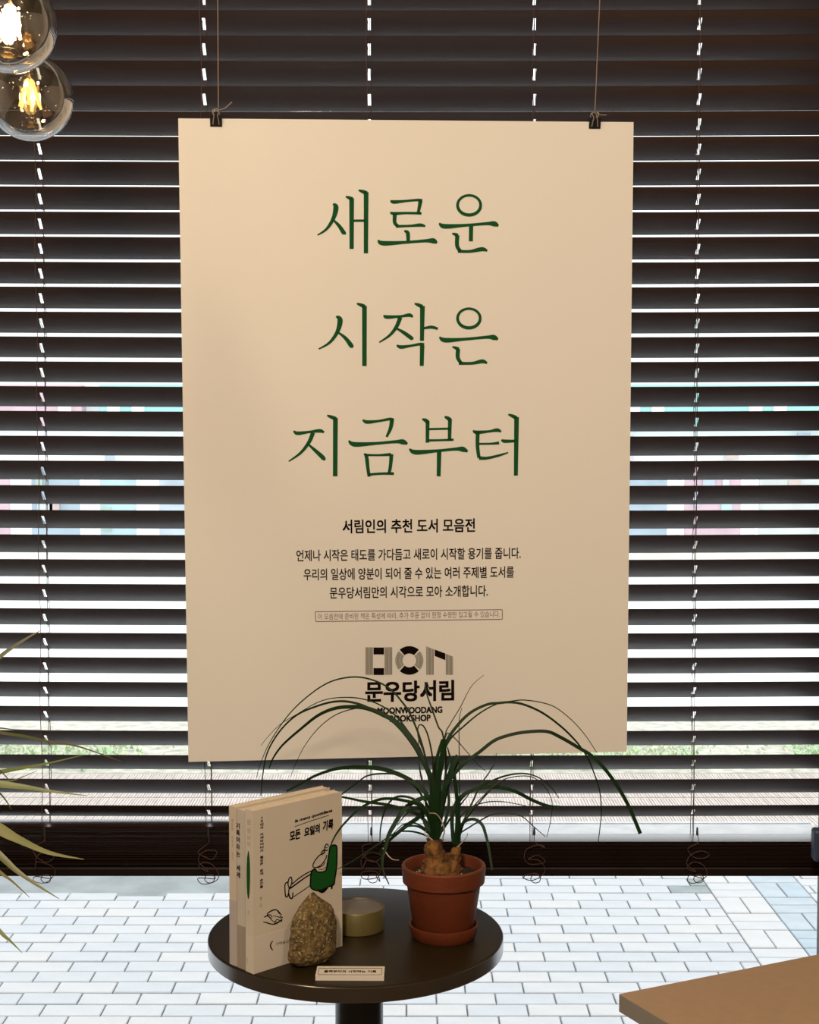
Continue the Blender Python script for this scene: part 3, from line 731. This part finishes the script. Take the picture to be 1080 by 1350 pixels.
mb = MB(); print_text(tfz, '올해부터의 시작하는 기록', H_(228, 1004), H_(798, 1006), 3.2, mb, .02, .0003); mb.build('lettering', M_black, sg)

# ================================================================ potted ponytail palm
M_terra = mat('terracotta', (.150, .028, .006), .6, var=.2, scale=25, bump=.15, bscale=200)
M_soil = mat('potting_soil', (.030, .014, .009), .95, var=.5, scale=120, bump=1)
M_bulb = mat('caudex_bark', (.26, .115, .022), .85, col2=(.06, .022, .006), scale=110, bump=1, bscale=300)
M_peb = mat('soil_pebble', (.40, .25, .13), .8, var=.3, scale=200)
M_leaf = mat('palm_leaf', (.009, .034, .009), .5, var=.35, scale=14, spec=.15)
M_leafd = mat('palm_leaf_thin', (.020, .034, .012), .6, var=.3, scale=14, spec=.2)
M_dry = mat('dry_leaf', (.50, .42, .30), .7)
pfront = atZ(586, 1250, TZ); PC = Vector((pfront.x, pfront.y+.0385, TZ))
ZR = atY(586, 1139, PC.y).z-TZ
pt = thing('potted_palm', tuple(PC), 'potted ponytail palm with long arching leaves in a terracotta pot on the round table', 'potted plant')
MB().lathe(PC, [(.0001, 0), (.034, 0), (.0375, .0035), (.0400, .0150), (.0400, .0165), (.0378, .0165), (.0350, .0045), (.0001, .0040)], 72).build('saucer', M_terra, pt, smooth=True)
rr_ = .0490
MB().lathe(PC, [(.0001, .0046), (.0325, .0046), (.0340, .006), (.0425, ZR-.0225), (.0428, ZR-.0205), (.0470, ZR-.0195), (rr_-.0006, ZR-.0015), (rr_-.0018, ZR), (rr_-.0040, ZR), (rr_-.0055, ZR-.002), (.0425, ZR-.016), (.0400, ZR-.024)], 72).build('pot', M_terra, pt, smooth=True)
mb = MB(); seg = 40; vs = [PC+Vector((0, 0, ZR-.011))]; fs = []
for i in range(1, 9):
    for k in range(seg):
        a = 2*math.pi*k/seg; r = .0428*i/8; vs.append(PC+Vector((r*math.cos(a), r*math.sin(a), ZR-.0125+.002*mn.noise(Vector((r*200*math.cos(a), r*200*math.sin(a), 0))))))
for k in range(seg): fs.append((0, 1+k, 1+(k+1) % seg))
for i in range(7):
    for k in range(seg): fs.append((1+i*seg+k, 1+(i+1)*seg+k, 1+(i+1)*seg+(k+1) % seg, 1+i*seg+(k+1) % seg))
mb.add(vs, fs).build('soil', M_soil, pt, smooth=True)
mb = MB()
for _ in range(46):
    a = random.uniform(0, 6.28); r = .012+.028*random.random(); s = random.uniform(.0010, .0026); c = PC+Vector((r*math.cos(a), r*math.sin(a), ZR-.011))
    mb.lathe(c, [(.0001, -s), (s*.8, -s*.5), (s, 0), (s*.7, s*.6), (.0001, s)], 6)
mb.build('pebbles', M_peb, pt, kind='stuff')
def lump(c, prof, sq=1.0, amp=.0022, seg=28, lean=(0, 0)):
    vs = []; z0 = prof[0][1]; z1_ = prof[-1][1]
    for r, z in prof:
        t = (z-z0)/(z1_-z0)
        for k in range(seg):
            a = 2*math.pi*k/seg; p = Vector((r*math.cos(a)*sq, r*math.sin(a), z)); nz = mn.fractal(p*130+Vector((3, 1, 7)), .8, 2, 3)*amp
            vs.append(Vector(c)+p+Vector((math.cos(a), math.sin(a), 0))*nz*min(1, r/.004)+Vector((lean[0]*t, lean[1]*t, 0)))
    n = len(prof); fs = [(i*seg+k, i*seg+(k+1) % seg, (i+1)*seg+(k+1) % seg, (i+1)*seg+k) for i in range(n-1) for k in range(seg)]
    return vs, fs+[tuple((n-1)*seg+k for k in range(seg))]
zc = ZR-.014
mb = MB(); PX = lambda px: (px-540)/F*PC.y
mb.add(*lump((PX(579), PC.y, TZ+zc), [(.022, 0), (.0225, .004), (.0205, .009), (.0175, .014), (.0140, .018), (.0115, .023), (.0100, .029), (.0090, .036), (.0080, .042)], 1, .0065, lean=(-.006, 0)))
mb.add(*lump((PX(592), PC.y-.002, TZ+zc), [(.0130, 0), (.0120, .008), (.0090, .015), (.0070, .021), (.0060, .028), (.005, .034)], 1, .0040, lean=(.010, 0)))
mb.build('caudex', M_bulb, pt, smooth=True)
leafpt = []
def leaf(P, ws, dtip, m_=None, name='leaf', par=None, y0=None, pw=1.3, fold=.25, n=6, ph=.0):
    """P: picture-plane points of the midrib, ws: widths in px; dtip: how far the tip reaches back (+) or forward (-)"""
    y0 = PC.y if y0 is None else y0
    nP = len(P); Q = catmull([(x, y, ws[0]+(ws[1]-ws[0])*min(1, i/(nP-1)*2) if i/(nP-1) < .5 else ws[1]+(ws[2]-ws[1])*(i/(nP-1)-.5)*2) for i, (x, y) in enumerate(P)], n)
    L = [0]
    for a, b in zip(Q, Q[1:]): L.append(L[-1]+math.hypot(a[0]-b[0], a[1]-b[1]))
    W3 = [atY(q[0], q[1], y0+dtip*(l/L[-1])**pw) for q, l in zip(Q, L)]
    vs = []; N = len(W3)
    for i, p in enumerate(W3):
        t = (W3[min(i+1, N-1)]-W3[max(i-1, 0)]).normalized()
        view = (EYEV+Vector((ph, 0, .5))-p).normalized(); side = t.cross(view).normalized(); nn = side.cross(t).normalized()
        hw = max(Q[i][2], .35)/2/F*p.y; th = max(.00035, hw*.16)
        vs += [p-side*hw+nn*hw*fold, p+nn*th*.6, p+side*hw+nn*hw*fold, p-nn*th]
    fs = []
    for i in range(N-1):
        for k in range(4): k2 = (k+1) % 4; fs.append((i*4+k, i*4+k2, (i+1)*4+k2, (i+1)*4+k))
    fs += [(0, 1, 2, 3), tuple((N-1)*4+k for k in (3, 2, 1, 0))]
    return MB().add(vs, fs).build(name, m_ or M_leaf, par or pt, smooth=True, angle=60)
LV = [
 ([(572,1108),(574,1075),(573,1049),(567,1022),(549,987),(527,956),(504,942),(484,934),(464,932),(442,934),(420,943),(398,960),(373,982),(360,1000),(355,1013)], (7,6,1.6), .13),
 ([(571,1100),(570,1050),(558,987),(542,944),(529,924),(515,909),(498,899),(475.5,893),(453,894),(431,901),(409,915.5),(386.7,935.5),(369,958),(353,984),(342,1011),(338,1025.5)], (3,2.2,.7), .17),
 ([(573,1090),(568,1040),(556,992),(538,964),(520,942),(498,928),(475.5,921),(453,919.5),(431,922),(413,929),(391,942),(371,954),(355.5,969),(344,983)], (3,1.5,.7), .20),
 ([(573,1100),(572,1045),(552,994),(520,953),(487,934),(464,926),(442,925),(418,931),(391,943),(369,964),(353,991),(347,1018),(344,1049)], (5,3,1.4), .10),
 ([(574,1095),(571,1040),(550,992),(525,957),(503,942),(482,934),(462,935.5),(440,944),(420,960),(404,980),(393,1000),(383,1024)], (4,1.6,.6), .12),
 ([(574,1105),(572,1075),(565.5,1053),(558,1042),(535.5,1025.5),(504,1014),(473,1011.5),(458,1012),(440,1014.5),(415.5,1023),(395.5,1034),(378,1043)], (6,6,2.5), .10),
 ([(573,1100),(569,1075),(560,1055),(545,1035),(525,1022),(504,1020),(484,1023),(471,1032),(453,1045.5),(440,1058)], (3,2.6,1.4), .12),
 ([(574,1108),(566,1090),(553,1075.5),(531,1066.7),(509,1061),(480,1056.7),(460,1052.5),(440,1049)], (5,4.6,2.5), .10),
 ([(574,1108),(566,1078),(553,1062),(533,1055.6),(509,1053),(489,1058),(471,1069),(453,1087),(442,1102),(436,1115)], (5,4,1.8), -.10),
 ([(575,1106),(573,1070),(564,1053),(549,1055.6),(533,1067),(520,1087),(512,1102),(508,1118),(504,1135),(506,1150),(513,1166)], (6,6,1.5), -.05),
 ([(574,1104),(560,1066),(544,1053),(527,1050),(515.5,1055.6),(506.7,1071),(502,1091),(501,1109)], (4,3,1.5), .05),
 ([(575,1106),(568,1080),(560,1071),(549,1080),(533,1091),(520,1102),(511,1111),(500,1126)], (5,6,2.5), .02),
 ([(574,1108),(562,1096),(548,1089),(530,1092),(516,1106),(509,1122)], (4,2.5,1), -.02),
 ([(574,1108),(558,1100),(540,1096),(522,1098),(500,1112),(470,1132),(445,1146)], (3,2.2,1), -.05),
 ([(574,1106),(560,1092),(545,1085),(530,1088),(516,1102)], (3,2,.8), .03),
 ([(572,1108),(560,1086),(556,1068),(548,1066),(536,1073),(524,1088)], (4,3,1), .04),
 ([(576,1105),(575,1060),(582,1010),(588,980),(602,958),(620,940),(642,929),(658,927),(673,926),(691,929),(715.5,940),(740,958),(758,975.6),(767,987),(775.5,1000),(784.4,1022),(791,1044),(793,1071),(791,1093),(788.4,1113)], (5,3,1), .06),
 ([(577,1105),(578,1060),(584,1000),(593,975.6),(611,958),(633,940),(655.6,928),(678,924),(691,923),(713,926),(733,933),(755.6,951),(773,971),(786.7,992)], (3,1.7,1), .12),
 ([(577,1108),(576,1075),(584,1044),(598,1022),(615.5,1004),(633,991),(651,977),(669,970),(691,965.5),(720,964.4),(738,971.5),(764.4,986.7),(782,998),(804,1022),(826.7,1058),(844.4,1099)], (5,4.5,5), .02),
 ([(598,1112),(596,1080),(600,1062),(611,1048),(633,1039),(655.6,1038),(678,1043),(704,1056),(724,1063),(738,1064)], (5,5.5,4), .04),
 ([(600,1110),(602,1080),(604,1060),(620,1043),(640,1034),(658,1025.6),(675.6,1021),(693,1020),(711,1025.6),(726.7,1038),(736.7,1052)], (3,2.6,1.2), .08),
 ([(603,1110),(608,1088),(622,1066),(640,1047),(653,1034),(673,1025),(700,1024),(718,1037),(728,1058),(725.6,1084),(721,1104)], (2,1.4,.8), .03),
 ([(602,1108),(606,1080),(622,1064),(640,1058),(653,1056.7),(671,1058),(705,1065)], (2,1.6,1), .10),
 ([(604,1112),(606,1100),(620,1090),(640,1078),(653,1073),(671,1072),(689,1077),(704,1090),(719,1103)], (2,2,1), -.02),
 ([(603,1114),(604,1098),(611,1085),(624,1080),(635.5,1087),(641,1102),(645,1120),(649,1147)], (3,4.5,3), -.04),
 ([(578,1100),(580,1010),(587,969),(593,955.6),(606.7,933),(615.5,915.5),(624,902),(638,890)], (2.2,1.2,.6), .05),
 ([(578,1100),(588,1010),(584,969),(578,958),(569,933),(563,915.5),(561,904),(563,900),(565.5,907)], (2.5,2.2,1.2), .03),
 ([(579,1100),(582,1000),(588,970),(593,968),(602,975.6),(615.5,991),(629,1006.7),(642,1018)], (2.2,1.4,.7), .04),
 ([(603,1112),(606,1070),(606,1035),(605.5,991),(605.5,951),(609,933)], (2.4,1.5,.7), .02),
 ([(604,1112),(608,1095),(615.5,1073),(624,1055.6),(633,1035.6),(644,1020),(653,1004),(654.4,993)], (3,2.4,.8), .02),
 ([(604,1112),(612,1085),(629,1062),(649,1040),(664,1030)], (2.5,2,1), .06),
 ([(573,1095),(571,1013),(569,991),(564,969),(558,957),(552,957),(551,969),(555.5,984),(564,1004)], (2.5,2,1), -.02),
 ([(574,1110),(575,1075),(576,1040),(583,1000),(586,974)], (11,9,6), -.01),
 ([(572,1108),(571,1070),(570,1040),(575,1005),(583,975)], (8,7,3), .01),
 ([(575,1108),(580,1065),(590,1030),(599,1005),(604,996)], (8,7,6), .01),
 ([(577,1108),(585,1060),(594,1025),(608,997)], (5,5,5), .03),
 ([(601,1112),(604,1075),(598,1020),(590,985)], (6,5,1.5), .02),
 ([(603,1114),(604,1085),(603,1055),(600,1020)], (9,7,2), -.01),
 ([(578,1105),(588,1080),(592,1055),(588,1020),(594,1000)], (4,4,2), .02),
 ([(576,1106),(590,1085),(600,1070),(612,1055),(622,1042)], (3,2.5,1.2), .04),
 ([(574,1108),(564,1075),(560,1045),(553,1010),(552,975)], (4,3,1), .03),
]
for i, (P, ws, dt) in enumerate(LV):
    leaf(P, ws, dt, M_leafd if max(ws) < 2.6 else M_leaf, ph=.3*math.sin(i*2.3))
leaf([(600,1120),(608,1112),(615,1104),(617,1098)], (1.6,1.2,.6), -.02, M_dry); leaf([(575,1112),(566,1104),(560,1100),(562,1095)], (2,1.5,.8), -.01, M_dry)
leaf([(505,1118),(512,1128),(518,1133),(526,1134)], (1.5,1.2,.8), -.03, M_dry, y0=PC.y-.03)
leaf([(583,1108),(586,1095),(582,1082),(575,1073),(566,1072)], (2.2,1.6,.8), -.03, M_dry)

# ================================================================ dracaena at the left
DY = 1.42
crown = atY(-150, 1015, DY)
M_dl = mat('dracaena_leaf', (.13, .19, .035), .45, col2=(.30, .27, .14), scale=7, stretch=(1, 1, 3))
M_dr = mat('dracaena_leaf_red', (.20, .12, .08), .5, col2=(.10, .13, .04), scale=12)
M_trunk = mat('dracaena_trunk', (.22, .16, .10), .85, var=.4, scale=30, bump=.8)
dp_ = thing('dracaena_plant', (crown.x, crown.y, 0), 'spiky striped green and reddish dracaena leaves reaching in at the left edge', 'plant')
MB().tube([(crown.x+.01*math.sin(k), crown.y+.008*math.cos(k*1.3), .26+(crown.z-.26)*k/8) for k in range(9)], [.016, .015, .014, .014, .013, .013, .012, .012, .011], 10).build('trunk', M_trunk, dp_, smooth=True)
MB().lathe((crown.x, crown.y, 0), [(.0001, 0), (.09, 0), (.10, .01), (.13, .27), (.135, .28), (.122, .28), (.118, .25), (.0001, .25)], 40).build('planter', mat('dark_planter', (.06, .06, .06), .5), dp_, smooth=True)
DL = [([(-150,1010),(-90,960),(-40,905),(0,866),(33,843),(54,831)], (6,7,.8), .08, M_dr),
 ([(-150,1005),(-90,965),(-40,958),(0,966),(33,971),(65,978),(98,983),(130,993),(160,1004)], (6,4,.6), .16, M_dr),
 ([(-150,1008),(-80,975),(-30,960),(0,960),(20,962),(65,963)], (4,2.4,.6), .2, M_dr),
 ([(-150,1015),(-80,1030),(-30,1024),(0,1018),(33,1012),(65,1006),(111,995)], (8,6,.8), .1, M_dl),
 ([(-150,1012),(-80,1025),(-30,1030),(0,1034),(33,1038),(65,1043),(114,1049)], (10,10,.8), .02, M_dl),
 ([(-150,1010),(-60,1040),(-20,1033),(0,1030),(20,1028),(49,1016)], (5,3,.7), .12, M_dl),
 ([(-150,1018),(-100,1035),(-50,1062),(0,1094),(26,1108),(65,1124.6),(111,1133)], (12,15,.8), -.08, M_dl),
 ([(-150,1018),(-100,1045),(-40,1090),(0,1128),(23,1149),(49,1167),(78,1185)], (10,9,.8), -.04, M_dl),
 ([(-150,1018),(-100,1060),(-40,1115),(0,1150),(16,1162),(39,1183)], (8,5.5,.7), .04, M_dl),
 ([(-150,1020),(-110,1090),(-50,1170),(0,1228),(13,1240),(29,1256)], (8,6.5,.7), -.06, M_dl),
 ([(-150,1012),(-90,1000),(-40,1010),(0,1046),(15,1067)], (6,4,.8), .1, M_dl),
 ([(-150,1012),(-90,990),(-40,1000),(-5,1012),(18,1036)], (6,4,.8), .05, M_dr),
 ([(-150,1010),(-150,900),(-130,820),(-100,760)], (8,8,.8), .0, M_dl), ([(-150,1010),(-190,900),(-240,830),(-300,800)], (8,8,.8), .1, M_dl),
 ([(-150,1010),(-220,980),(-300,990),(-360,1040)], (8,8,.8), -.1, M_dl), ([(-150,1015),(-200,1060),(-250,1140),(-280,1230)], (8,8,.8), .05, M_dl)]
for P, ws, dt, mm in DL: leaf(P, ws, dt, mm, 'leaf', dp_, DY, 1.1, .35)

# ================================================================ brown table at the lower right
RZ = TZ-.0; c0 = atZ(816, 1310.5, RZ); e1 = (atZ(1080, 1258, RZ)-c0).normalized(); e2 = Vector((e1.y, -e1.x, 0))
M_rt = mat('warm_brown_laminate', (.48, .325, .205), .42, var=.06, scale=70); M_rte = mat('brown_edge_band', (.27, .235, .18), .5)
rt = thing('square_table', (c0.x+.35*e1.x+.35*e2.x, c0.y+.35*e1.y+.35*e2.y, 0), 'light brown square cafe table cut off by the lower right corner', 'table')
MB().obox(c0-Vector((0, 0, .0185)), e1*.7, -e2*-.7, Vector((0, 0, .0184)), .0008).build('edge_band', M_rte, rt)
MB().obox(c0+e1*.0004+e2*.0004-Vector((0, 0, .0012)), e1*.6992, e2*.6992, Vector((0, 0, .0014))).build('tabletop', M_rt, rt)
mid = c0+e1*.35+e2*.35
MB().lathe((mid.x, mid.y, .02), [(.03, 0), (.03, RZ-.04)], 32).build('post', M_post, rt, smooth=True)
MB().lathe((mid.x, mid.y, 0), [(.22, 0), (.22, .01), (.05, .02), (.03, .022)], 40).build('base', M_post, rt, smooth=True)

# ================================================================ navy chair mostly beyond the right edge
M_navy = mat('navy_plastic', (.03, .05, .10), .45)
k0 = atY(1071.5, 1092, 1.90); ch = thing('chair', (k0.x+.2, 1.80, 0), 'dark navy chair whose backrest corner just shows at the right edge below the blind', 'chair')
sx = k0.x
MB().box((sx, 1.890, k0.z-.043), (sx+.38, 1.910, k0.z), .004).build('backrest', M_navy, ch)
MB().box((sx+.0, 1.50, .44), (sx+.38, 1.89, .465), .01).build('seat', M_navy, ch)
for ax in (sx+.022, sx+.358):
    MB().tube([(ax, 1.86, 0), (ax, 1.885, .45), (ax, 1.90, k0.z-.02)], .009, 10).build('leg', M_navy, ch, smooth=True)
    MB().tube([(ax, 1.50, 0), (ax, 1.53, .45)], .010, 10).build('leg', M_navy, ch, smooth=True)

# ================================================================ pendant globe bulbs
M_gl = glassy('amber_globe_glass', (.96, .87, .72), .34, .9, 2.2)
M_inner = glassy('inner_stem_glass', (.97, .96, .93), .08, .5)
M_brass = mat('brass_cap', (.55, .38, .16), .3, metal=1)
M_sock = mat('black_socket', (.012, .012, .012), .4)
def pendant(cx, cy, rpx, strength, label, tilt, wattage, mlit):
    R = .0475; y = R*F/rpx; c = atY(cx, cy, y); ax = Vector(tilt).normalized()
    t = thing('pendant_bulb', tuple(c), label, 'lamp', None)
    Rm = Vector((0, 0, 1)).rotation_difference(ax).to_matrix()
    W = lambda p: c+Rm @ Vector(p)
    prof = []
    for k in range(0, 33):
        a = -math.pi/2+math.pi*.87*k/32
        prof.append((max(.0001, R*math.cos(a)), R*math.sin(a)))
    prof += [(.0165, R*.985), (.0145, R*1.10), (.0135, R*1.25)]
    mb = MB(); mb.lathe(c, prof, 56, ax); mb.build('globe', M_gl, t, smooth=True)
    mb = MB(); mb.lathe(c+ax*(R*1.2), [(.0138, 0), (.0140, .006), (.0132, .009), (.0140, .012), (.0132, .015), (.0140, .018), (.013, .024)], 28, ax); mb.build('screw_cap', M_brass, t, smooth=True)
    mb = MB(); mb.lathe(c+ax*(R*1.2+.010), [(.0175, 0), (.0185, .002), (.0185, .040), (.012, .048), (.004, .052)], 28, ax); mb.build('socket', M_sock, t, smooth=True)
    st = MB(); st.lathe(c+ax*(R*.28), [(.0030, 0), (.0036, .010), (.0060, .026), (.0115, .040), (.0120, .0445)], 20, ax); st.build('glass_stem', M_inner, t, smooth=True)
    for k in range(6):
        a = k*math.pi/3+.3; a2 = a+.35
        p0 = W((.0035*math.cos(a), .0035*math.sin(a), .0190)); p1 = W((.0125*math.cos(a2), .0125*math.sin(a2), -.0120))
        MB().tube([p0, p0.lerp(p1, .5), p1], [.0015, .0016, .0015], 8).build('filament', mlit, t, smooth=True)
    mb = MB()
    for k in range(6):
        a = k*math.pi/3+.3; a2 = a+.35
        mb.tube([W((0, 0, .026)), W((.0035*math.cos(a), .0035*math.sin(a), .0190))], .0004, 4)
        mb.tube([W((0, 0, -.004)), W((.0125*math.cos(a2), .0125*math.sin(a2), -.0120))], .0004, 4)
    mb.tube([W((0, 0, .030)), W((0, 0, -.004))], .0005, 4); mb.build('support_wire', M_wire, t)
    top = c+ax*(R*1.2+.060)
    MB().tube([top, top+ax*.05, Vector((top.x+ax.x*.09, top.y+ax.y*.09, top.z+.2)), Vector((top.x+ax.x*.09, top.y+ax.y*.09, ZC))], .0028, 8).build('cable', M_sock, t, smooth=True)
    d = bpy.data.lights.new('bulb_glow', 'POINT'); d.energy = wattage; d.shadow_soft_size = .012; d.color = (1, .70, .38)
    o = bpy.data.objects.new('bulb_glow', d); COL.objects.link(o); o.location = c
M_hot = emis('filament_bright', (1, .85, .58), 30); M_warm = emis('filament_warm', (1, .72, .24), 1.5)
pendant(12, 33, 61.5, 40, 'bright clear amber globe bulb at the top left corner, upper of the two', (.05, .02, 1), 1.0, M_hot)
pendant(39.5, 128, 56, 8, 'amber globe bulb with glowing yellow filaments, lower of the two', (-.05, .08, 1), .15, M_warm)
